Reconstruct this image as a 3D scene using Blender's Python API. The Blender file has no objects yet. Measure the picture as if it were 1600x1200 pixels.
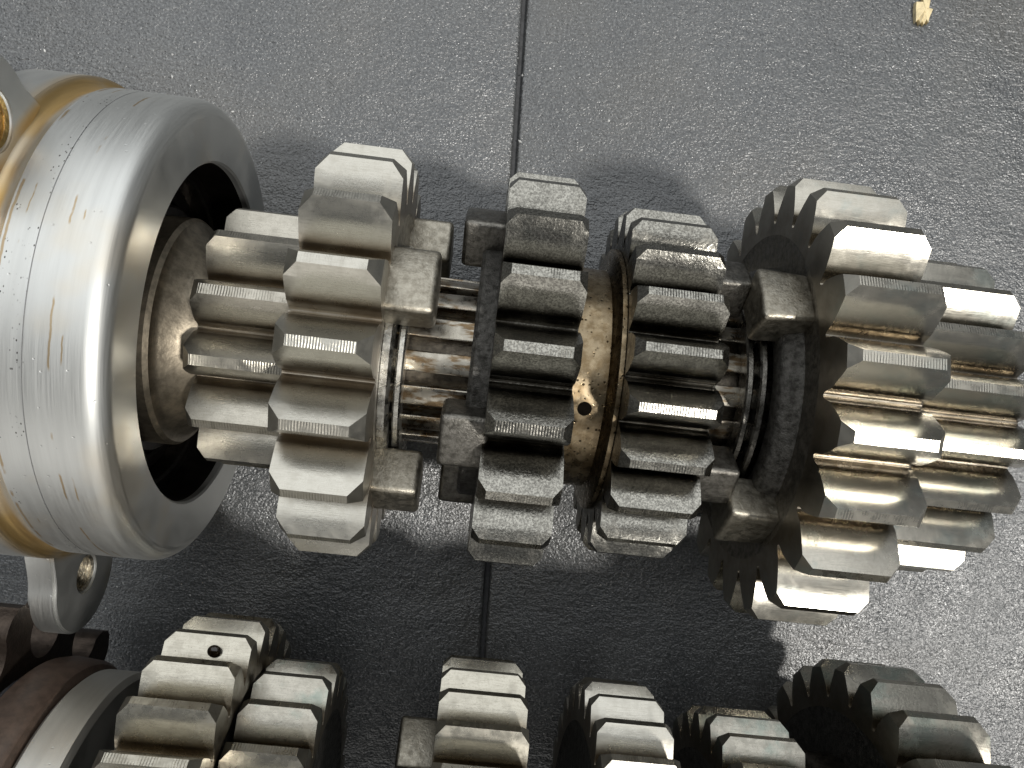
import bpy, bmesh, math, random
from mathutils import Matrix, Vector
random.seed(7)
S = 0.001                                    # all lengths below are millimetres
PI = math.pi
sc = bpy.context.scene
col = sc.collection

# ------------------------------------------------------------------ camera
cam = bpy.data.cameras.new('camera')
cam.sensor_width = 36.0
cam.lens = 27.9
cam.clip_start = 0.005
cam.clip_end = 50.0
camo = bpy.data.objects.new('camera', cam)
col.objects.link(camo)
camo.matrix_world = Matrix((
    (0.9924591, -0.1126412, -0.0483424, 0.3402 * S),
    (0.1125079, 0.9936357, -0.0054802, -3.0014 * S),
    (0.0486520, 0.0, 0.9988158, 162.0 * S),
    (0, 0, 0, 1)))
sc.camera = camo
cam.dof.use_dof = True
cam.dof.focus_distance = 0.115
cam.dof.aperture_fstop = 110.0

# ------------------------------------------------------------------ light
world = bpy.data.worlds.new('World')
sc.world = world
world.use_nodes = True
bg = world.node_tree.nodes['Background']
bg.inputs['Color'].default_value = (0.93, 0.97, 1.0, 1)
bg.inputs['Strength'].default_value = 0.15

def lamp(name, kind, loc, target, **kw):
    l = bpy.data.lights.new(name, kind)
    for k, v in kw.items():
        setattr(l, k, v)
    o = bpy.data.objects.new(name, l)
    col.objects.link(o)
    o.location = loc
    d = Vector(target) - Vector(loc)
    o.rotation_euler = d.to_track_quat('-Z', 'Y').to_euler()
    return o

SUN_EL = math.radians(60)
az = math.radians(-30)                       # towards the lower right of the picture
sd = Vector((math.cos(az) * math.cos(SUN_EL), math.sin(az) * math.cos(SUN_EL), math.sin(SUN_EL)))
lamp('sun', 'SUN', sd, (0, 0, 0), energy=3.2, angle=math.radians(5.5), color=(1.0, 0.97, 0.92))
lamp('window_light', 'AREA', (-0.14, 0.52, 0.72), (0, 0, 0.02), energy=8.5, shape='RECTANGLE',
     size=1.3, size_y=1.35, color=(0.96, 0.985, 1.0))

lamp('lower_fill_light', 'AREA', (-0.15, -0.95, 0.50), (0, 0, 0.03), energy=2.6, shape='RECTANGLE',  # added soft fill from the lower side, for the metal reflections
     size=1.3, size_y=0.6, color=(1.0, 0.97, 0.92))

sc.view_settings.view_transform = 'Standard'
sc.view_settings.look = 'None'
sc.view_settings.exposure = 0.0
sc.view_settings.gamma = 1.0

# ------------------------------------------------------------------ material helpers
class NT:
    def __init__(self, name):
        self.m = bpy.data.materials.new(name)
        self.m.use_nodes = True
        self.t = self.m.node_tree
        self.p = self.t.nodes['Principled BSDF']
        g = self.n('ShaderNodeNewGeometry')
        mm = self.n('ShaderNodeVectorMath', operation='SCALE')
        mm.inputs['Scale'].default_value = 1000.0
        self.l(g.outputs['Position'], mm.inputs[0])
        self.pos = mm.outputs[0]             # position in millimetres
        self.geo = g

    def n(self, typ, **kw):
        x = self.t.nodes.new(typ)
        for k, v in kw.items():
            setattr(x, k, v)
        return x

    def l(self, a, b):
        self.t.links.new(a, b)

    def setv(self, sock, v):
        if hasattr(v, 'is_linked') or hasattr(v, 'links'):
            self.l(v, sock)
        else:
            sock.default_value = v

    def scaled(self, vec):
        x = self.n('ShaderNodeVectorMath', operation='MULTIPLY')
        self.l(self.pos, x.inputs[0])
        x.inputs[1].default_value = vec
        return x.outputs[0]

    def noise(self, scale=1.0, detail=4.0, rough=0.55, vec=None, dist=0.0):
        x = self.n('ShaderNodeTexNoise')
        self.l(vec or self.pos, x.inputs['Vector'])
        x.inputs['Scale'].default_value = scale
        x.inputs['Detail'].default_value = detail
        x.inputs['Roughness'].default_value = rough
        x.inputs['Distortion'].default_value = dist
        return x.outputs['Fac']

    def voronoi(self, scale, vec=None, feature='F1', rnd=1.0):
        x = self.n('ShaderNodeTexVoronoi', feature=feature)
        self.l(vec or self.pos, x.inputs['Vector'])
        x.inputs['Scale'].default_value = scale
        x.inputs['Randomness'].default_value = rnd
        return x.outputs['Distance']

    def ramp(self, fac, lo, hi, a=0.0, b=1.0):
        x = self.n('ShaderNodeMapRange')
        x.interpolation_type = 'SMOOTHSTEP'
        self.l(fac, x.inputs['Value'])
        for k, v in zip(('From Min', 'From Max', 'To Min', 'To Max'), (lo, hi, a, b)):
            x.inputs[k].default_value = v
        return x.outputs['Result']

    def math(self, op, a, b=0.0):
        x = self.n('ShaderNodeMath', operation=op)
        self.setv(x.inputs[0], a)
        self.setv(x.inputs[1], b)
        return x.outputs[0]

    def mix(self, fac, a, b):
        x = self.n('ShaderNodeMix', data_type='RGBA')
        self.setv(x.inputs['Factor'], fac)
        self.setv(x.inputs['A'], a if not isinstance(a, tuple) else (*a, 1)[:4])
        self.setv(x.inputs['B'], b if not isinstance(b, tuple) else (*b, 1)[:4])
        return x.outputs['Result']

    def sep(self):
        x = self.n('ShaderNodeSeparateXYZ')
        self.l(self.pos, x.inputs[0])
        return x.outputs

    def attr(self, name):
        x = self.n('ShaderNodeAttribute', attribute_name=name)
        return x.outputs['Fac']

    def bump(self, h, strength, dist_mm, prev=None):
        x = self.n('ShaderNodeBump')
        x.inputs['Strength'].default_value = strength
        x.inputs['Distance'].default_value = dist_mm * S
        self.l(h, x.inputs['Height'])
        if prev is not None:
            self.l(prev, x.inputs['Normal'])
        self.l(x.outputs['Normal'], self.p.inputs['Normal'])
        return x.outputs['Normal']

    def out(self, color, rough, metal, spec=None):
        self.setv(self.p.inputs['Base Color'], color if not isinstance(color, tuple) else (*color, 1)[:4])
        self.setv(self.p.inputs['Roughness'], rough)
        self.setv(self.p.inputs['Metallic'], metal)
        if spec is not None:
            self.p.inputs['Specular IOR Level'].default_value = spec
        return self.m


def steel(name, base, dark, r_lo, r_hi, grain=0.25, grain_scale=2.2, blotch=0.35, oil=0.7,
          oil_col=(0.10, 0.066, 0.03), striate=0.0, pits=0.25, tint=None, speck=0.0):
    k = NT(name)
    big = k.noise(0.16, 5, 0.6)
    mid = k.noise(0.7, 4, 0.55)
    fine = k.noise(grain_scale * 2.0, 2, 0.6)
    wear = k.attr('wear')
    root = k.attr('root')
    # long faint scratches along the tooth
    scr = k.noise(1.0, 3, 0.6, k.scaled((0.5, 7.0, 7.0)))
    c = k.mix(k.ramp(mid, 0.42, 0.72, 0, blotch), base, dark)
    c = k.mix(k.ramp(scr, 0.45, 0.75, 0, 0.35 if speck == 0 else 0.12), c, dark)
    c = k.mix(k.ramp(fine, 0.48, 0.70, 0, grain), c, dark)
    if speck > 0:
        sp = k.noise(3.2, 1.5, 0.6)
        c = k.mix(k.ramp(sp, 0.44, 0.56, 0, speck), c, tuple(v * 0.35 for v in dark))
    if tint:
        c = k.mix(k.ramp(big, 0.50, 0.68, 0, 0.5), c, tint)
    # brown oil stain in the tooth roots, darkened further to paint their shade
    c = k.mix(k.math('MULTIPLY', k.ramp(big, 0.3, 0.6, 0.55 * oil, oil), root), c, oil_col)
    # black pin-hole specks
    v = k.voronoi(1.25)
    pm = k.math('MULTIPLY', k.ramp(v, 0.06, 0.10, 1, 0), k.ramp(k.noise(0.3, 2), 0.56, 0.62, 0, min(1.0, pits * 3.0)))
    c = k.mix(pm, c, (0.02, 0.016, 0.012))
    rn = k.ramp(mid, 0.3, 0.75, r_lo, r_hi)
    mx = k.n('ShaderNodeMix', data_type='FLOAT')
    k.l(k.math('MULTIPLY', wear, 0.75), mx.inputs['Factor'])
    k.l(rn, mx.inputs['A'])
    k.l(k.ramp(scr, 0.3, 0.7, r_lo - 0.05, r_lo + 0.02), mx.inputs['B'])
    h = k.noise(grain_scale, 4, 0.6)
    nrm = k.bump(h, 0.30 * grain + 0.05, 0.10)
    nrm = k.bump(scr, 0.10 if speck == 0 else 0.03, 0.04, nrm)
    if striate > 0:
        x = k.sep()[0]
        w = k.math('SINE', k.math('MULTIPLY', k.math('ADD', x, k.math('MULTIPLY', k.noise(0.5), 0.25)), 2 * PI / 0.36))
        w = k.math('MULTIPLY', w, k.ramp(k.noise(0.45, 3), 0.38, 0.62, 0.1, 1.0))
        nrm = k.bump(w, striate, 0.06, nrm)
    k.out(c, mx.outputs['Result'], 1.0)
    return k.m


M = {}
# flank, land, end-face triples for each gear finish
def finish(key, base, dark, r_lo, r_hi, stri=0.40, **kw):
    M[key] = (
        steel(key + '_flank', base, dark, r_lo, r_hi, **kw),
        steel(key + '_land', base, dark, r_lo + 0.02, r_hi + 0.05, striate=stri, **kw),
        steel(key + '_face', tuple(b * 0.85 for b in base), dark, r_lo + 0.08, r_hi + 0.1, **kw))

finish('satin', (0.465, 0.447, 0.395), (0.29, 0.27, 0.225), 0.27, 0.36, grain=0.22, grain_scale=2.2, blotch=0.2, pits=0.12, oil=0.6, oil_col=(0.15, 0.10, 0.05))
finish('pinion', (0.42, 0.395, 0.34), (0.215, 0.20, 0.165), 0.28, 0.40, grain=0.4, grain_scale=2.6, blotch=0.3, pits=0.2, oil=0.6, oil_col=(0.13, 0.09, 0.05))
finish('grainy', (0.35, 0.338, 0.30), (0.11, 0.105, 0.092), 0.17, 0.28, stri=0.3, grain=0.8, grain_scale=2.4, blotch=0.4, pits=0.0, oil=0.95,
       oil_col=(0.022, 0.018, 0.012), speck=0.4)
finish('polished', (0.47, 0.445, 0.385), (0.30, 0.28, 0.235), 0.21, 0.30, stri=0.10, grain=0.08, grain_scale=1.2, blotch=0.15, pits=0.08, oil=0.65,
       oil_col=(0.085, 0.058, 0.032), tint=(0.29, 0.345, 0.325))
finish('old', (0.45, 0.425, 0.36), (0.22, 0.20, 0.16), 0.24, 0.36, grain=0.25, grain_scale=1.6, blotch=0.25, pits=0.5)
finish('shade_darkened', (0.38, 0.36, 0.31), (0.19, 0.18, 0.15), 0.24, 0.36, grain=0.3, grain_scale=1.8, blotch=0.3, pits=0.1, tint=(0.20, 0.27, 0.24))  # steel darkened in colour for lower gears that stand in shade


def forged(name, base, dark, rough, bump_s=0.5, scale=3.0):
    k = NT(name)
    c = k.mix(k.ramp(k.noise(1.1, 6, 0.7), 0.35, 0.7), base, dark)
    k.bump(k.noise(scale, 5, 0.65), bump_s, 0.25)
    return k.out(c, k.ramp(k.noise(0.8, 4), 0.3, 0.7, rough - 0.08, rough + 0.12), 1.0)

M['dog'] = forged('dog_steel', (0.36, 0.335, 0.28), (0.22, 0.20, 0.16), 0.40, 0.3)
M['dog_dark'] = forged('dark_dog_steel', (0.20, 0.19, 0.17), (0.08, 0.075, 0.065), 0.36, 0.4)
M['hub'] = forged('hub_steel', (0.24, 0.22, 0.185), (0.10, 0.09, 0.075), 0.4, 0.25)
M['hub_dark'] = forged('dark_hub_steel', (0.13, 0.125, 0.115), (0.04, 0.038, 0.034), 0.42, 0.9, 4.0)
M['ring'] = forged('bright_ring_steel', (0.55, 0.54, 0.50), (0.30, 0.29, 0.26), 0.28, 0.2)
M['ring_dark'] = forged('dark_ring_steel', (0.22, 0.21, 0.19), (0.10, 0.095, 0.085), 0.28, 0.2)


def m_spline():
    k = NT('oiled_spline_steel')
    st = k.scaled((0.35, 1.3, 1.3))
    c = k.mix(k.ramp(k.noise(0.8, 4, 0.6, st), 0.45, 0.6), (0.36, 0.335, 0.285), (0.17, 0.12, 0.07))
    c = k.mix(k.ramp(k.noise(0.25, 3), 0.5, 0.65, 0, 0.7), c, (0.40, 0.37, 0.32))
    k.bump(k.noise(2.0, 4), 0.15, 0.1)
    return k.out(c, k.ramp(k.noise(0.7, 3), 0.3, 0.7, 0.22, 0.42), 1.0)
M['spline'] = m_spline()
M['core'] = forged('dark_oily_shaft', (0.11, 0.095, 0.075), (0.05, 0.043, 0.035), 0.35, 0.2)


def m_bronze():
    k = NT('oil_stained_collar')
    c = k.mix(k.ramp(k.noise(0.55, 6, 0.7), 0.35, 0.65), (0.27, 0.215, 0.14), (0.15, 0.108, 0.06))
    c = k.mix(k.ramp(k.noise(0.2, 3), 0.5, 0.75, 0, 0.8), c, (0.16, 0.12, 0.075))
    v = k.voronoi(1.15)
    pm = k.math('MULTIPLY', k.ramp(v, 0.13, 0.24, 1, 0), k.ramp(k.noise(0.3, 4, 0.7), 0.44, 0.52))
    c = k.mix(pm, c, (0.025, 0.018, 0.01))
    k.bump(pm, 0.4, -0.1)
    return k.out(c, k.ramp(k.noise(0.9, 4), 0.3, 0.7, 0.20, 0.38), 1.0)
M['bronze'] = m_bronze()


def m_alu(name, base, stain=True):
    k = NT(name)
    x, y, z = k.sep()
    brushed = k.noise(1.0, 3, 0.5, k.scaled((14.0, 0.15, 0.15)))
    wide = k.noise(1.0, 3, 0.5, k.scaled((0.9, 0.06, 0.06)))
    c = k.mix(k.ramp(wide, 0.35, 0.7, 0, 0.35), base, tuple(b * 0.78 for b in base))
    rough = k.ramp(brushed, 0.3, 0.7, 0.42, 0.52)
    if stain:
        nz = k.noise(0.5, 5, 0.7)
        wob = k.math('ADD', x, k.math('MULTIPLY', k.math('SUBTRACT', k.noise(0.35, 3), 0.5), 0.5))
        gold = (0.60, 0.41, 0.16)
        # golden varnish in the groove in front of the flange
        a = k.math('MULTIPLY', k.ramp(wob, -59.3, -57.0), k.ramp(wob, -55.5, -54.5, 1, 0))
        rad = k.math('SQRT', k.math('ADD', k.math('MULTIPLY', y, y), k.math('MULTIPLY', k.math('SUBTRACT', z, 37.0), k.math('SUBTRACT', z, 37.0))))
        a = k.math('MULTIPLY', a, k.ramp(rad, 34.9, 36.6, 1.0, 0.0))
        c = k.mix(k.math('MULTIPLY', a, k.ramp(k.noise(0.09, 2), 0.3, 0.55, 0.45, 0.95)), c, gold)
        # thin broken rub lines round the body
        for xc, wd, th in ((-47.0, 0.16, 0.47), (-45.6, 0.12, 0.56), (-53.5, 0.2, 0.46), (-51.9, 0.10, 0.56)):
            d = k.math('ABSOLUTE', k.math('SUBTRACT', wob, xc))
            msk = k.math('MULTIPLY', k.ramp(d, wd * 0.5, wd, 1, 0), k.ramp(k.noise(0.13, 3), th, th + 0.06))
            c = k.mix(k.math('MULTIPLY', msk, 0.75), c, (0.36, 0.24, 0.10))
        # dark hairline step
        d = k.math('ABSOLUTE', k.math('SUBTRACT', x, -49.95))
        c = k.mix(k.ramp(d, 0.04, 0.12, 0.5, 0), c, (0.25, 0.25, 0.26))
        # black dotted scuffs
        v = k.voronoi(1.0, k.scaled((2.6, 1.6, 1.6)))
        d = k.math('ABSOLUTE', k.math('SUBTRACT', wob, -50.6))
        band = k.math('MULTIPLY', k.ramp(d, 0.5, 1.0, 1, 0), k.ramp(k.noise(0.16, 2), 0.5, 0.56))
        d2 = k.math('ABSOLUTE', k.math('SUBTRACT', wob, -52.9))
        band2 = k.math('MULTIPLY', k.ramp(d2, 0.3, 0.6, 1, 0), k.ramp(k.noise(0.19, 2), 0.54, 0.58))
        pm = k.math('MULTIPLY', k.ramp(v, 0.16, 0.26, 1, 0), k.math('MAXIMUM', band, band2))
        c = k.mix(pm, c, (0.06, 0.055, 0.05))
        # brownish haze
        c = k.mix(k.ramp(k.noise(0.07, 3), 0.52, 0.7, 0, 0.3), c, (0.62, 0.52, 0.36))
    nrm = k.bump(brushed, 0.10, 0.05)
    sc_ = k.voronoi(0.5, k.scaled((1.0, 1.3, 1.3)))
    k.bump(k.ramp(sc_, 0.05, 0.09), 0.35, 0.1, nrm)
    return k.out(c, rough, 1.0)
M['alu'] = m_alu('turned_aluminium', (0.60, 0.605, 0.585))
M['alu2'] = m_alu('dull_aluminium', (0.60, 0.59, 0.55), False)


def m_simple(name, c, rough, metal, bump_s=0.2, scale=2.0, var=0.6):
    k = NT(name)
    cc = k.mix(k.ramp(k.noise(0.7, 5, 0.65), 0.35, 0.7), c, tuple(v * var for v in c))
    k.bump(k.noise(scale, 5), bump_s, 0.2)
    return k.out(cc, rough, metal)
M['gold'] = m_simple('varnished_thread', (0.55, 0.37, 0.14), 0.32, 1.0, 0.5, 3.0)
M['crust'] = m_simple('crusty_thread', (0.55, 0.50, 0.40), 0.4, 1.0, 0.9, 2.5, 0.25)
M['race'] = m_simple('bearing_steel', (0.40, 0.36, 0.30), 0.25, 1.0, 0.1)
M['race_dark'] = m_simple('near_black_bearing_steel', (0.055, 0.048, 0.042), 0.35, 1.0, 0.1)
M['ball'] = m_simple('ball_steel', (0.45, 0.43, 0.40), 0.12, 1.0, 0.02)
M['collar'] = m_simple('brown_oiled_collar', (0.29, 0.25, 0.19), 0.42, 1.0, 0.15)
M['rubber'] = m_simple('brown_seal_rubber', (0.075, 0.05, 0.037), 0.45, 0.0, 0.15)
M['sprocket'] = m_simple('rusty_brown_sprocket', (0.065, 0.05, 0.04), 0.42, 0.85, 0.3)
M['sprocket_hub'] = m_simple('blued_sprocket_hub', (0.045, 0.045, 0.055), 0.45, 0.6, 0.3)
M['engraving'] = m_simple('worn_engraving', (0.12, 0.115, 0.12), 0.5, 0.6, 0.2)
M['hole'] = m_simple('hole_shade_black', (0.006, 0.005, 0.004), 0.5, 0.0, 0.1)  # near-black that stands for the shade inside holes
M['oil'] = m_simple('black_oil', (0.012, 0.007, 0.003), 0.06, 0.0, 0.0)
M['crumb'] = m_simple('pale_wood', (0.72, 0.60, 0.36), 0.8, 0.0, 0.8, 3.0, 0.7)
M['dust'] = m_simple('white_dust', (0.62, 0.62, 0.60), 0.8, 0.0, 0.3)
M['grout'] = m_simple('dark_grout', (0.045, 0.046, 0.048), 0.8, 0.0, 0.6)


def m_tile():
    k = NT('slate_tile')
    big = k.noise(0.035, 4, 0.55)
    mid = k.noise(0.22, 6, 0.62, None, 0.4)
    fine = k.noise(1.15, 7, 0.68)
    grit = k.voronoi(1.9)
    c = k.mix(k.ramp(big, 0.3, 0.7), (0.039, 0.042, 0.045), (0.057, 0.060, 0.062))
    c = k.mix(k.ramp(fine, 0.45, 0.75, 0, 0.55), c, (0.10, 0.10, 0.097))
    c = k.mix(k.ramp(mid, 0.5, 0.75, 0, 0.4), c, (0.034, 0.035, 0.038))
    c = k.mix(k.ramp(k.noise(0.018, 3), 0.45, 0.65, 0, 0.6), c, (0.060, 0.057, 0.050))
    # pale crystalline flecks
    fl = k.math('MULTIPLY', k.ramp(k.voronoi(1.3), 0.05, 0.13, 1, 0), k.ramp(k.noise(0.6, 3), 0.5, 0.62, 0, 0.6))
    c = k.mix(fl, c, (0.34, 0.34, 0.33))
    g2_ = k.noise(2.0, 2.5, 0.6)
    c = k.mix(k.ramp(g2_, 0.50, 0.68, 0, 0.75), c, (0.138, 0.144, 0.146))
    c = k.mix(k.ramp(g2_, 0.46, 0.32, 0, 0.7), c, (0.020, 0.021, 0.022))
    # directional split ridges of the slate
    mp = k.n('ShaderNodeMapping')
    mp.inputs['Rotation'].default_value = (0, 0, math.radians(-58))
    mp.inputs['Scale'].default_value = (0.35, 1.5, 1.0)
    k.l(k.pos, mp.inputs['Vector'])
    ridge = k.noise(0.75, 6, 0.66, mp.outputs[0], 0.6)
    grain = k.noise(2.3, 1.5, 0.5, k.scaled((1.0, 1.2, 1.0)))
    lump = k.noise(1.1, 2.0, 0.5)
    ridge = k.noise(0.8, 2.5, 0.55, mp.outputs[0], 0.6)
    midb = k.noise(0.16, 2.0, 0.5, None, 0.4)
    n1 = k.bump(midb, 1.0, 0.45)
    rs = k.n('ShaderNodeMath', operation='MULTIPLY')
    k.l(ridge, rs.inputs[0])
    k.l(k.ramp(k.noise(0.03, 2), 0.38, 0.6, 0.35, 1.6), rs.inputs[1])
    n2 = k.bump(rs.outputs[0], 1.0, 0.12, n1)
    n3 = k.bump(lump, 1.0, 0.20, n2)
    k.bump(grain, 1.0, 0.17, n3)
    r = k.math('ADD', k.ramp(fine, 0.3, 0.75, 0.27, 0.38), k.ramp(k.noise(0.05, 4, 0.6), 0.35, 0.65, -0.03, 0.06))
    return k.out(c, r, 0.0, 0.85)
M['tile'] = m_tile()

# ------------------------------------------------------------------ mesh helpers
def link(name, me, mats, parent=None, loc=None, rot=None):
    o = bpy.data.objects.new(name, me)
    if mats is not None:
        if not isinstance(mats, (list, tuple)):
            mats = [mats]
        if len(me.materials) == 0:
            for m in mats:
                me.materials.append(m)
    if parent is not None:
        o.parent = parent
    if loc is not None:
        o.location = [v * S for v in loc]
    if rot is not None:
        o.rotation_euler = rot
    col.objects.link(o)
    return o

def empty(name, loc=(0, 0, 0), rot=(0, 0, 0)):
    o = bpy.data.objects.new(name, None)
    o.empty_display_size = 0.01
    o.location = [v * S for v in loc]
    o.rotation_euler = rot
    col.objects.link(o)
    return o

def tag(o, label=None, cat=None, group=None, kind=None):
    for k, v in (('label', label), ('category', cat), ('group', group), ('kind', kind)):
        if v:
            o[k] = v
    return o

def mesh(name, verts, faces, sharp=32, mi=None, smooth=True, attrs=None):
    me = bpy.data.meshes.new(name)
    me.from_pydata([(a * S, b * S, c * S) for a, b, c in verts], [], faces)
    if mi:
        me.polygons.foreach_set('material_index', mi)
    if smooth:
        me.polygons.foreach_set('use_smooth', [True] * len(me.polygons))
        me.update()
        me.set_sharp_from_angle(angle=math.radians(sharp))
    if attrs:
        for k, v in attrs.items():
            a = me.attributes.new(k, 'FLOAT', 'POINT')
            a.data.foreach_set('value', v)
    me.update()
    return me

def cyl_pt(x, r, th):
    """th = 0 faces the camera (up), positive turns to the lower side of the picture"""
    return (x, -r * math.sin(th), r * math.cos(th))

def lathe(name, prof, n=96, closed=False, sharp=32, a0=0.0, a1=2 * PI):
    full = abs(a1 - a0 - 2 * PI) < 1e-6
    m = len(prof)
    vs, fs = [], []
    cnt = n if full else n + 1
    for i in range(cnt):
        th = a0 + (a1 - a0) * i / n
        for x, r in prof:
            vs.append(cyl_pt(x, r, th))
    for i in range(n):
        j = (i + 1) % cnt
        for q in range(m if closed else m - 1):
            w = (q + 1) % m
            fs.append((i * m + q, i * m + w, j * m + w, j * m + q))
    if not full and closed:
        fs.append(tuple(range(m)))
        fs.append(tuple(reversed(range(n * m, n * m + m))))
    me = mesh(name, vs, fs, sharp)
    bm = bmesh.new(); bm.from_mesh(me)
    bmesh.ops.recalc_face_normals(bm, faces=bm.faces)
    bm.to_mesh(me); bm.free()
    return me

def ring_prof(x0, x1, ri, ro, b=0.25):
    return [(x0, ri), (x0, ro - b), (x0 + b, ro), (x1 - b, ro), (x1, ro - b), (x1, ri)]

def finish_bm(bm, name, sharp=32):
    bmesh.ops.recalc_face_normals(bm, faces=bm.faces)
    me = bpy.data.meshes.new(name)
    bm.to_mesh(me); bm.free()
    for p in me.polygons:
        p.use_smooth = True
    me.set_sharp_from_angle(angle=math.radians(sharp))
    return me

def arc_block(name, x0, x1, ri, ro, half, bevel=0.5, n=8, taper=0.0):
    """sector of a ring, centred on th=0"""
    bm = bmesh.new()
    rows = []
    for x, tp in ((x0, 0.0), (x1, taper)):
        row = []
        for i in range(n + 1):
            th = -half + 2 * half * i / n
            row.append((cyl_pt(x, ri, th * (1 - tp)), cyl_pt(x, ro, th * (1 - tp))))
        rows.append([[bm.verts.new([c * S for c in p]) for p in pr] for pr in row])
    A, B = rows
    for i in range(n):
        for k, w in ((0, 1), (1, 0)):
            bm.faces.new((A[i][k], A[i + 1][k], B[i + 1][k], B[i][k]))
        bm.faces.new((A[i][0], A[i][1], A[i + 1][1], A[i + 1][0]))
        bm.faces.new((B[i][0], B[i][1], B[i + 1][1], B[i + 1][0]))
    for i in (0, n):
        bm.faces.new((A[i][0], A[i][1], B[i][1], B[i][0]))
    bmesh.ops.recalc_face_normals(bm, faces=bm.faces)
    if bevel:
        ed = [e for e in bm.edges if len(e.link_faces) == 2 and e.calc_face_angle(0) > math.radians(40)]
        bmesh.ops.bevel(bm, geom=ed, offset=bevel * S, segments=3, affect='EDGES', profile=0.5, clamp_overlap=True)
    return finish_bm(bm, name, 45)

# ---- one gear tooth: a whole pitch sector, end chamfers, wear and root attributes
def tooth_mesh(name, N, R, rr, W, ch, ri, land=0.17, base=0.83, expo=0.90):
    p = PI / N
    h_ = R - rr
    # scooped root, then a convex flank
    half = [(p, rr, 0), (0.955 * p, rr + 0.008 * h_, 0), (0.91 * p, rr + 0.036 * h_, 0), (0.872 * p, rr + 0.088 * h_, 0),
            (0.842 * p, rr + 0.16 * h_, 0.0), (0.818 * p, rr + 0.235 * h_, 0.02)]
    k0 = 0.28
    rc_ = R - ch
    us = [0.0, 0.14, 0.28, 0.42, 0.56, 0.70, 0.83, 0.93]
    uc = ((rc_ - rr) / h_ - k0) / (1 - k0)
    us = [u for u in us if u < uc - 0.05] + [uc, 1.0]
    tf = lambda u: land + (0.800 - land) * (1 - u) ** expo
    for u in us:
        r = rc_ if u == uc else rr + (k0 + (1 - k0) * u) * h_
        half.append((tf(u) * p, r, max(u, 0.05)))
    ic = [i for i, q in enumerate(half) if q[1] == rc_][0]
    prof = [(-a, r, u) for a, r, u in half] + [(a, r, u) for a, r, u in reversed(half)]
    m = len(prof); h = len(half)
    it0, it1 = h - 1, h                     # tip vertices
    xs = [0, ch, 0.17 * W, 0.24 * W, 0.5 * W, 0.76 * W, 0.83 * W, W - ch, W]
    vs, fs, mi, wear, root = [], [], [], [], []
    for k, x in enumerate(xs):
        for a, r, u in prof:
            rc = min(r, R - ch) if k in (0, len(xs) - 1) else r
            vs.append(cyl_pt(x, rc, a))
            wear.append(1.0 if (3 <= k <= len(xs) - 4 and 0.2 < u < 0.8) else (0.0))
            root.append(max(0.0, 1 - u * 3.2))
    def quad(a, b, c, d, m_):
        fs.append((a, b, c, d)); mi.append(m_)
    K = len(xs)
    for k in range(K - 1):
        for q in range(m - 1):
            a, b = k * m + q, k * m + q + 1
            c, d = a + m, b + m
            endA, endB = k == 0, k == K - 2
            if q == it0:
                quad(a, c, d, b, 2 if (endA or endB) else 1)
            elif (ic <= q < it0 or it1 <= q < m - 1 - ic) and (endA or endB):
                # split so the conical chamfer stays flat
                if q < it0:
                    lo0, hi0, lo1, hi1 = a, b, c, d
                else:
                    lo0, hi0, lo1, hi1 = b, a, d, c
                if endA:
                    t1, t2 = (lo0, lo1, hi1), (lo0, hi1, hi0)
                else:
                    t1, t2 = (lo1, hi0, lo0), (lo1, hi1, hi0)
                fs.append(t1); mi.append(0); fs.append(t2); mi.append(2)
            else:
                quad(a, c, d, b, 0)
    for k in (0, K - 1):
        b0 = len(vs)
        x = xs[k]
        vs.append(cyl_pt(x, ri, -p)); vs.append(cyl_pt(x, ri, 0)); vs.append(cyl_pt(x, ri, p))
        wear += [0] * 3; root += [1] * 3
        f = [k * m + q for q in range(m)] + [b0 + 2, b0 + 1, b0]
        fs.append(tuple(f)); mi.append(2)
    me = mesh(name, vs, fs, 26, mi, True, {'wear': wear, 'root': root})
    bm = bmesh.new(); bm.from_mesh(me)
    bmesh.ops.recalc_face_normals(bm, faces=bm.faces)
    bm.to_mesh(me); bm.free()
    return me

def gear_ring(parent, name, N, R, rr, x0, x1, phase, fin, bore, ch=1.4, hub_mat='hub', land=0.17, recess=0.35, base=0.83):
    """a toothed ring: body mesh (the part) with every tooth a child of it"""
    W = x1 - x0
    ri = rr - 1.6
    body = lathe(name, [(x0 + recess, bore), (x0 + recess, ri - 1.2), (x0 + 0.02, ri + 0.0), (x0 + 0.02, ri + 0.01),
                        (x1 - 0.02, ri + 0.01), (x1 - 0.02, ri), (x1 - recess, ri - 1.2), (x1 - recess, bore)], 96, False, 20)
    b = link(name, body, M[hub_mat], parent)
    tm = tooth_mesh('tooth', N, R, rr, W, ch, ri, land, base)
    for m in M[fin]:
        tm.materials.append(m)
    for i in range(N):
        th = math.radians(phase) + 2 * PI * i / N
        t = link('tooth', tm, None, b, (x0, 0, 0), (th, 0, 0))
    return b

def dogs(parent, x0, x1, ri, ro, half_deg, centres, mat, bevel=0.7, taper=0.0):
    me = arc_block('dog', x0, x1, ri, ro, math.radians(half_deg), bevel, 8, taper)
    me.materials.append(M[mat])
    for c in centres:
        link('dog', me, None, parent, None, (math.radians(c), 0, 0))

# ------------------------------------------------------------------ the floor
floor = empty('floor')
tag(floor, kind='structure')
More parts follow.
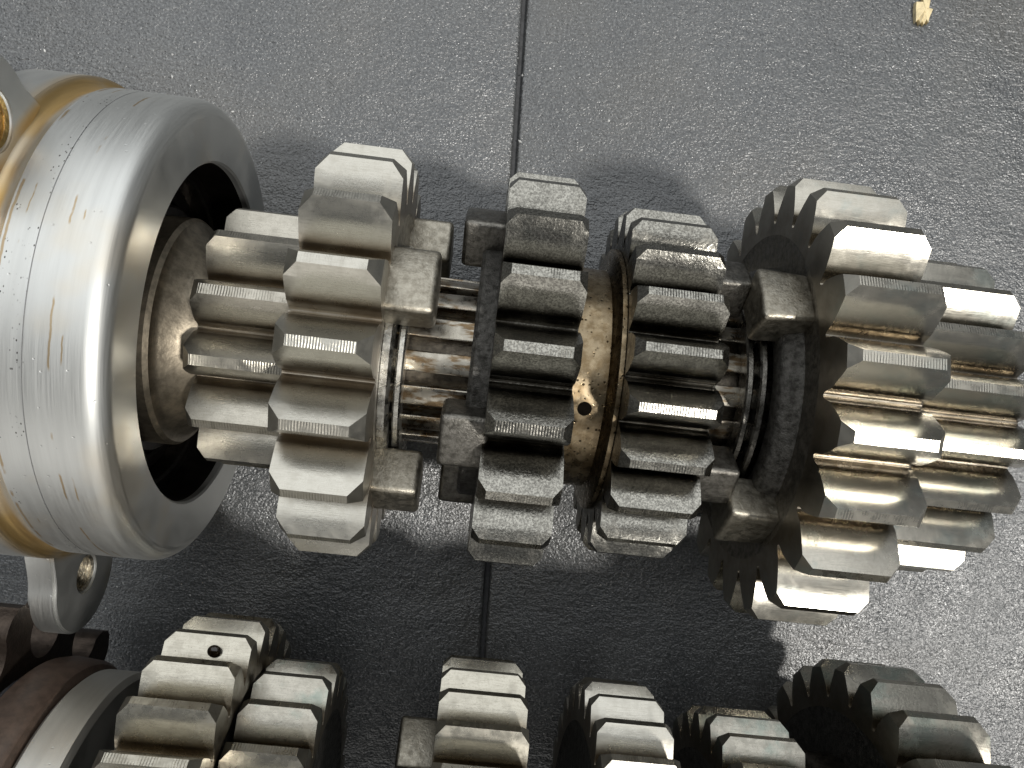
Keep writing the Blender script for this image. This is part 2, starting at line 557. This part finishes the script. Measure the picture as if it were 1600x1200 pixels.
# the joint runs almost across the shafts; tiles are 598 mm with a 2 mm joint
JR = math.radians(2.75)
def rot2(x, y):
    return (5.6 + x * math.cos(JR) - y * math.sin(JR), x * math.sin(JR) + y * math.cos(JR))
def tile_mesh():
    n = 1
    bm = bmesh.new()
    bmesh.ops.create_cube(bm, size=1.0)
    for v in bm.verts:
        v.co.x *= 599.0 * S; v.co.y *= 599.0 * S; v.co.z *= 9 * S
    ed = [e for e in bm.edges if abs(e.verts[0].co.z - e.verts[1].co.z) < 1e-6 and e.verts[0].co.z > 0]
    bmesh.ops.bevel(bm, geom=ed, offset=0.8 * S, segments=4, affect='EDGES', profile=0.5)
    return finish_bm(bm, 'tile', 60)
tm = tile_mesh(); tm.materials.append(M['tile'])
for ix in (-2, -1, 0, 1):
    for iy in (-1, 0, 1):
        x, y = rot2((ix + 0.5) * 599.9, iy * 599.9 + 40)
        link('tile', tm, None, floor, (x, y, -4.5), (0, 0, JR))
gm = mesh('joint_grout', [(-1400, -1200, -1.3), (1400, -1200, -1.3), (1400, 1200, -1.3), (-1400, 1200, -1.3)], [(0, 1, 2, 3)], smooth=False)
link('joint_grout', gm, M['grout'], floor)

# ------------------------------------------------------------------ first shaft
AX = 37.0
def splined_shaft(name, loc, x0, x1, r, n_spl, phase, xs0, xs1):
    e = empty(name, loc)
    link('shaft_core', lathe('shaft_core', [(x0, 0.01), (x0, r - 2.6), (x0 + 0.6, r - 2.0), (x1 - 0.6, r - 2.0), (x1, r - 2.6), (x1, 0.01)], 72), M['core'], e)
    sm = arc_block('spline', xs0, xs1, r - 2.4, r, PI / n_spl * 0.60, 0.22, 3)
    sm.materials.append(M['spline'])
    for i in range(n_spl):
        link('spline', sm, None, e, None, (math.radians(phase) + 2 * PI * i / n_spl, 0, 0))
    return e

sh1 = splined_shaft('splined_shaft', (0, 0, AX), -52, 79, 13.0, 16, 3.0, -13.0, 43.5)
tag(sh1, 'oily splined steel shaft running through the whole upper row of gears', 'shaft')
link('shoulder', lathe('shoulder', [(-47.5, 9), (-47.5, 17.4), (-44.0, 17.4), (-43.4, 16.9), (-43.2, 16.2), (-42.6, 15.6), (-41.0, 14.4), (-39.5, 13.6), (-38.0, 13.2), (-38.0, 9)], 96), M['collar'], sh1)

# pinion + first big gear
g1 = empty('double_gear', (0, 0, AX))
tag(g1, 'satin steel double gear beside the aluminium bearing housing, small pinion and larger gear', 'gear')
gear_ring(g1, 'pinion_ring', 13, 19.8, 13.9, -38.1, -23.8, 11.6, 'pinion', 9.0, 1.1, 'hub', 0.15, 0.3)
gear_ring(g1, 'gear_ring', 19, 31.0, 23.7, -23.9, -12.1, 0.6, 'satin', 9.0, 1.7, 'hub', 0.135, 0.4)
dogs(g1, -13.2, -5.7, 16.6, 23.8, 12.2, (-25, 65, 155, -115), 'dog', 0.8)
link('hub', lathe('hub', ring_prof(-12.8, -11.0, 12.5, 17.2, 0.4), 96), M['ring'], g1)

def snap_ring(name, x0, x1, ri, ro, label, mat='ring', gap=20, rot=150, b=0.25):
    me = lathe(name, ring_prof(x0, x1, ri, ro, b) , 96, True, 32, math.radians(rot + gap / 2), math.radians(rot + 360 - gap / 2))
    o = link(name, me, M[mat], None, (0, 0, AX))
    tag(o, label, 'ring')
    return o
snap_ring('snap_ring', -10.5, -9.4, 12.2, 16.2, 'thin bright snap ring on the shaft right of the satin double gear')

# sliding pair in the middle
g2 = empty('sliding_gear', (0, 0, AX))
tag(g2, 'grainy dark double gear at centre with brown stained collar and oil hole', 'gear')
gear_ring(g2, 'gear_ring', 19, 30.0, 23.1, 2.3, 13.1, -4.0, 'grainy', 13.4, 1.15, 'hub_dark', 0.14, 0.4)
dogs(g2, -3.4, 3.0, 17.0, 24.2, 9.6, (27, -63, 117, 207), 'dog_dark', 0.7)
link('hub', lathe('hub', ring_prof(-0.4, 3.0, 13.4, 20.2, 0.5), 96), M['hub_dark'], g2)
collar = link('fork_collar', lathe('fork_collar', [(12.8, 13.4), (12.8, 17.2), (18.6, 17.0), (18.9, 17.5), (19.1, 20.0), (19.4, 20.4), (20.0, 20.4), (20.4, 20.0), (20.4, 13.4)], 120, False, 40), M['bronze'], g2)
# oil hole: flat black disc a hair proud, the bore's shade put into its colour
th = math.radians(15.8)
bm = bmesh.new()
bmesh.ops.create_circle(bm, cap_ends=True, radius=1.0 * S, segments=28)
hm = finish_bm(bm, 'oil_hole')
M['hole'].node_tree.nodes['Principled BSDF'].inputs['Specular IOR Level'].default_value = 0.0
ho = link('oil_hole', hm, M['hole'], collar)
ho.matrix_local = Matrix.Translation(Vector(cyl_pt(15.9, 17.16, th)) * S) @ Matrix.Rotation(th, 4, 'X')
gear_ring(g2, 'gear_ring', 22, 26.9, 21.0, 20.1, 32.3, 7.4, 'grainy', 13.4, 1.2, 'hub_dark', 0.15, 0.4)
dogs(g2, 31.6, 37.8, 15.5, 22.0, 8.6, (38, -52, 128, 218), 'dog_dark', 0.7)

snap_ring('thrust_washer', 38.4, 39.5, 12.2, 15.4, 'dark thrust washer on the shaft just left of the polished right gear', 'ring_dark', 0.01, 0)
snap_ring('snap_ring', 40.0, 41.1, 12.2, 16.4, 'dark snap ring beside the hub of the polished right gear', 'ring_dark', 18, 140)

# right-hand double gear
g4 = empty('double_gear', (0, 0, AX))
tag(g4, 'shiny polished double gear at the right end of the upper shaft', 'gear')
gear_ring(g4, 'gear_ring', 22, 34.2, 27.2, 44.2, 57.0, 7.0, 'polished', 15.0, 1.3, 'hub', 0.14, 0.3)
gear_ring(g4, 'gear_ring', 19, 24.8, 19.0, 56.9, 75.5, 9.5, 'polished', 9.0, 1.3, 'hub', 0.15, 0.3)
dogs(g4, 37.5, 45.0, 17.2, 24.2, 11.2, (-36, 54, 144, 234), 'dog', 0.8, 0.12)
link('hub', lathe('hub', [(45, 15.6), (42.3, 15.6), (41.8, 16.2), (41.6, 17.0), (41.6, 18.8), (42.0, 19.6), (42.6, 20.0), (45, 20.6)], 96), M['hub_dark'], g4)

# ------------------------------------------------------------------ bearing housing
hs = empty('bearing_housing', (0, 0, AX))
tag(hs, 'brushed aluminium bearing housing with golden oil stains and bolt lugs', 'housing')
XF = -41.0
prof = [(XF - 1.2, 25.8), (XF - 0.3, 25.8), (XF, 26.1), (XF, 32.0)]
for i in range(1, 11):
    a = i / 10 * PI / 2
    prof.append((XF - 2.5 * (1 - math.cos(a)), 32.0 + 2.5 * math.sin(a)))
prof += [(-49.9, 34.5), (-49.95, 34.42), (-50.0, 34.5), (-53.9, 34.5), (-54.3, 34.15), (-55.3, 34.0), (-56.2, 34.2), (-56.8, 34.8), (-57.0, 35.6)]
link('housing_body', lathe('housing_body', prof, 160, False, 40), M['alu'], hs)
link('bore', lathe('bore', [(XF - 1.2, 25.8), (-57.0, 25.8)], 120), M['race_dark'], hs)  # near-black sleeve lining the bore wall
link('flange', lathe('flange', [(-57.0, 33.5), (-57.0, 35.3), (-57.4, 35.7), (-64.0, 35.7), (-64.4, 35.3), (-64.4, 25)], 160), M['alu'], hs)

def lug(parent, th_deg, r_c, r_boss, x0, x1, hole, thread_mat):
    """bolt ear: a round boss that widens into the flange, with a threaded hole"""
    th = math.radians(th_deg)
    n = 96
    bm = bmesh.new()
    pts = []
    for i in range(n):
        a = 2 * PI * i / n
        ca, sa = math.cos(a), math.sin(a)             # sa > 0 points outward
        if sa >= 0:
            d = r_boss
        else:
            # straight then flaring flanks down to the flange radius
            dep = r_c - 33.5
            q = -sa
            flare = r_boss * (1 + 0.75 * q ** 2)
            d = min(flare / max(abs(ca), 0.35), dep / q) if dep / q > r_boss * 0.6 else dep / q
        pts.append((d * ca, d * sa))
    L = []
    for x in (x0, x1):
        outer = []; inner = []
        for i, (u, v) in enumerate(pts):
            a = 2 * PI * i / n
            def w(u, v):
                r = r_c + v
                y = -(r * math.sin(th) + u * math.cos(th)); z = r * math.cos(th) - u * math.sin(th)
                return bm.verts.new((x * S, y * S, z * S))
            outer.append(w(u, v)); inner.append(w(hole * math.cos(a), hole * math.sin(a)))
        L.append((outer, inner))
    for i in range(n):
        j = (i + 1) % n
        for o_, i_ in L:
            bm.faces.new((o_[i], o_[j], i_[j], i_[i]))
        bm.faces.new((L[0][0][i], L[0][0][j], L[1][0][j], L[1][0][i]))
        bm.faces.new((L[0][1][i], L[0][1][j], L[1][1][j], L[1][1][i]))
    bmesh.ops.recalc_face_normals(bm, faces=bm.faces)
    ed = [e for e in bm.edges if e.calc_face_angle(0) > math.radians(60)]
    bmesh.ops.bevel(bm, geom=ed, offset=0.4 * S, segments=3, affect='EDGES')
    lo = link('lug', finish_bm(bm, 'lug', 40), M['alu'], parent)
    prof = []
    k = 12
    for i in range(k + 1):
        prof.append((x1 - 0.25 - (x1 - x0 - 0.4) * i / k, hole + 0.02 - (0.38 if i % 2 else 0.0)))
    prof.append((prof[-1][0], 0.02))
    t = link('thread', lathe('thread', prof, 40, False, 20), M[thread_mat], lo)
    t.location = Vector(cyl_pt(0, r_c, th)) * S
    return lo
lug(hs, -31.5, 38.9, 7.6, -60.2, -56.4, 3.3, 'gold')
lug(hs, 96, 40.0, 9.3, -61.4, -57.2, 2.8, 'crust')

# the ball bearing inside it
bb = empty('ball_bearing', (0, 0, AX))
tag(bb, 'ball bearing deep inside the bore of the aluminium housing', 'bearing')
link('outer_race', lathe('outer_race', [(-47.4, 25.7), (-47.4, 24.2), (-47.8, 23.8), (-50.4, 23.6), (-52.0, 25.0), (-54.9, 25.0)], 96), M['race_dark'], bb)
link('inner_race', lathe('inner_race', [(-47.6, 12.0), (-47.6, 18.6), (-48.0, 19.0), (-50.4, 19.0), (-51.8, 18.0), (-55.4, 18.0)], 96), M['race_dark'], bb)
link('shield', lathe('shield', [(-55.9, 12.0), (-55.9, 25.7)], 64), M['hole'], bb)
bm = bmesh.new()
bmesh.ops.create_uvsphere(bm, u_segments=24, v_segments=14, radius=3.5 * S)
bmesh_ball = finish_bm(bm, 'ball', 180)
bmesh_ball.materials.append(M['ball'])
for i in range(10):
    th = 2 * PI * i / 10 + 0.35
    link('ball', bmesh_ball, None, bb, cyl_pt(-52.0, 21.4, th))
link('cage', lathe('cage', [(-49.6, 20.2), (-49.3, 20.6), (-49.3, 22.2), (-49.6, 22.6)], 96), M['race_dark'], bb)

# ------------------------------------------------------------------ second shaft (lower edge of the picture)
Y2, Z2 = -81.0, 42.0
def shaft2_gear(N, R, rr, x0, x1, ph, fin, label, ch=1.2, land=0.15):
    e = empty('gear', (0, Y2, Z2))
    tag(e, label, 'gear', 'gears of the lower shaft')
    gear_ring(e, 'gear_ring', N, R, rr, x0, x1, ph, fin, 13.0, ch, 'hub_dark', land, 0.4)
    return e
sh2 = splined_shaft('splined_shaft', (0, Y2, Z2), -66, 84, 14.0, 18, 2.0, -14.0, 62.0)
tag(sh2, 'dark splined shaft carrying the lower row of gears at the bottom edge', 'shaft')
ga = shaft2_gear(31, 38.0, 32.4, -39.3, -27.0, -108.6, 'old', 'bright pitted gear at lower left, largest of the lower row on that side')
gb = shaft2_gear(26, 32.2, 26.8, -26.6, -15.7, -102.0, 'shade_darkened', 'shadowed gear tucked behind the right side of the pitted lower left gear')
gc = shaft2_gear(33, 35.1, 30.0, 0.6, 13.2, -100.5, 'old', 'clean pale gear below the tile joint in the lower row')
dogs(gc, -5.5, 1.2, 18.0, 26.5, 10.0, (-50, 40, 130, 220), 'dog', 0.7)
gd = shaft2_gear(31, 33.6, 28.5, 23.2, 34.2, -88.0, 'satin', 'satin gear right of the pale lower gear, standing in the dark shadow')
ge = shaft2_gear(30, 31.0, 26.0, 42.6, 55.0, -94.2, 'shade_darkened', 'dim greenish gear just left of the black boss in the lower row')
gf = shaft2_gear(29, 40.3, 34.2, 64.6, 77.8, -111.4, 'shade_darkened', 'largest gear at lower right, dark left face against bright floor', 1.4, 0.16)
link('boss', lathe('boss', [(65.2, 13), (65.2, 25.5), (60.0, 25.5), (58.6, 25.0), (57.4, 23.6), (57.0, 22.0), (57.0, 13)], 96), M['core'], gf)

# aluminium bearing ring, rubber seal, sprocket
o = link('bearing_ring', lathe('bearing_ring', [(-46.0, 18), (-46.0, 27.2), (-46.7, 28.0), (-52.0, 28.0), (-52.6, 27.4), (-52.6, 18)], 120), M['alu2'], None, (0, Y2, Z2))
tag(o, 'dull aluminium bearing ring at the lower left corner', 'bearing')
o = link('seal_ring', lathe('seal_ring', [(-52.9, 20), (-52.9, 27.4), (-53.3, 28.6), (-54.2, 29.2), (-57.6, 29.5), (-59.1, 29.2), (-59.6, 28.2), (-59.6, 20)], 120), M['rubber'], None, (0, Y2, Z2))
tag(o, 'brown rubber seal ring between the sprocket and the dull aluminium ring', 'seal')

spk = empty('sprocket', (0, Y2, Z2))
tag(spk, 'dark brown chain sprocket with rounded gaps at the lower left edge', 'sprocket')
def sprocket_tooth(N, R, rp, seat, x0, x1, ri):
    """one tooth between two roller seats"""
    p = PI / N
    cx, cy = rp * math.sin(p), rp * math.cos(p)
    half = []
    a0 = math.atan2(-cy, -cx)                       # points to the wheel centre
    for i in range(11):
        a = a0 - math.radians(104) * i / 10
        half.append((cx + seat * math.cos(a), cy + seat * math.sin(a)))
    tip = 0.15 * p * R
    lx, ly = half[-1]
    for t in (0.35, 0.7):
        half.append((lx + (tip - lx) * t + 0.5 * math.sin(PI * t), ly + (R - ly) * t))
    half += [(tip, R - 0.5), (tip * 0.6, R)]
    full = half + [(-u, v) for u, v in reversed(half)]
    bm = bmesh.new()
    rows = []
    for x in (x0, x1):
        rows.append([bm.verts.new((x * S, -u * S, v * S)) for u, v in full] +
                    [bm.verts.new((x * S, ri * math.sin(p) * S, ri * math.cos(p) * S)), bm.verts.new((x * S, 0, ri * S)),
                     bm.verts.new((x * S, -ri * math.sin(p) * S, ri * math.cos(p) * S))])
    for r in rows:
        bm.faces.new(r)
    for i in range(len(full) - 1):
        bm.faces.new((rows[0][i], rows[0][i + 1], rows[1][i + 1], rows[1][i]))
    bmesh.ops.recalc_face_normals(bm, faces=bm.faces)
    me = finish_bm(bm, 'tooth', 40)
    me.materials.append(M['sprocket'])
    return me
wb = link('wheel_disc', lathe('wheel_disc', [(-67.4, 13), (-67.4, 25.0), (-61.0, 25.0), (-61.0, 13)], 96), M['sprocket'], spk)
stm = sprocket_tooth(14, 38.5, 33.6, 4.4, -67.4, -61.0, 24.9)
for i in range(14):
    link('tooth', stm, None, wb, None, (math.radians(-88 + 360 / 14 * i), 0, 0))
hb = link('hub_disc', lathe('hub_disc', [(-61.1, 27.6), (-60.6, 27.4), (-60.4, 27.0), (-60.4, 13)], 96), M['sprocket_hub'], spk)
tc = bpy.data.curves.new('stamped_number', 'FONT')
tc.body = '1621'
tc.size = 6.5 * S
tc.extrude = 0.05 * S
tc.align_x = 'CENTER'
to = bpy.data.objects.new('stamped_number', tc)
col.objects.link(to)
bpy.context.view_layer.update()
dg = bpy.context.evaluated_depsgraph_get()
tme = bpy.data.meshes.new_from_object(to.evaluated_get(dg))
bpy.data.objects.remove(to)
tme.materials.clear()
tme.materials.append(M['engraving'])
tx = link('stamped_number', tme, None, hb)
th = math.radians(-88)
rad = Vector((0, -math.sin(th), math.cos(th)))
nrm = Vector((1, 0, 0))
tan = rad.cross(nrm)
mt = Matrix((tan, rad, nrm)).transposed().to_4x4()
tx.matrix_local = Matrix.Translation(Vector(cyl_pt(-60.36, 20.5, th)) * S) @ mt

# ------------------------------------------------------------------ small things
def blob(name, n, f, mat, parent=None, loc=(0, 0, 0)):
    bm = bmesh.new()
    bmesh.ops.create_icosphere(bm, subdivisions=n, radius=1.0)
    for v in bm.verts:
        v.co = Vector(f(v.co)) * S
    return link(name, finish_bm(bm, name, 180), mat, parent, loc)

# wood chip, upper right
rnd = random.Random(3)
bm = bmesh.new()
outl = [(-1.1, 3.2), (-0.5, 2.0), (-2.0, 1.7), (-1.9, 0.4), (-1.5, -1.2), (-1.1, -2.4), (-0.7, -1.7), (-0.2, -2.6), (0.1, -1.8),
        (0.6, -2.5), (0.8, -1.5), (1.4, -2.0), (1.3, -0.9), (1.6, 0.3), (1.7, 1.0), (0.9, 1.2), (0.8, 2.4), (0.4, 3.4), (-0.3, 3.7)]
top = [bm.verts.new((x * S, y * S, (1.0 + rnd.uniform(-.25, .25)) * S)) for x, y in outl]
bot = [bm.verts.new((x * 1.05 * S, y * 1.05 * S, 0.0)) for x, y in outl]
cen = bm.verts.new((0, 0.3 * S, 1.5 * S))
for i in range(len(outl)):
    j = (i + 1) % len(outl)
    bm.faces.new((top[i], top[j], cen))
    bm.faces.new((bot[i], bot[j], top[j], top[i]))
bm.faces.new(bot)
o = link('wood_chip', finish_bm(bm, 'wood_chip', 30), M['crumb'], None, (84.8, 84.6, 0.05), (0, 0, -0.12))
tag(o, 'small pale yellow wood chip lying on the tile at upper right', 'wood chip')

# oil drop on a tooth of the pitted gear
o = blob('oil_drop', 3, lambda c: (c.x * 1.0, c.y * 0.9, c.z * 0.6), M['oil'])
th = math.radians(-84)
tag(o, 'black oil drop clinging to an upper tooth of the pitted lower gear', 'oil drop')
OIL = o

# dust specks on the tiles
vs, fs = [], []
def speck(x, y, a, b, r):
    k = len(vs)
    ca, sa = math.cos(r), math.sin(r)
    for u, v, z in ((-a, 0, 0), (0, -b, 0), (a, 0, 0), (0, b, 0), (0, 0, 0.9 * b)):
        vs.append((x + u * ca - v * sa, y + u * sa + v * ca, 0.02 + z))
    for i in range(4):
        fs.append((k + i, k + (i + 1) % 4, k + 4))
rnd = random.Random(11)
for i in range(230):
    x, y = rnd.uniform(-95, 122), rnd.uniform(34, 82)
    if x < 0 and rnd.random() < 0.55:
        continue
    s = 0.07 + 0.16 * rnd.random() ** 4
    speck(x, y, s * rnd.uniform(1, 2.2), s, rnd.uniform(0, PI))
for i in range(60):
    s = 0.06 + 0.12 * rnd.random() ** 3
    speck(rnd.uniform(-70, 60), rnd.uniform(-66, -34), s * 1.4, s, rnd.uniform(0, PI))
o = link('dust_specks', mesh('dust_specks', vs, fs, smooth=False), M['dust'])
tag(o, 'scattered white dust specks on the slate tiles', 'dust', kind='stuff')
OIL.location = (-32.0 * S, (Y2 + 36.0) * S, (Z2 + 5.0) * S)
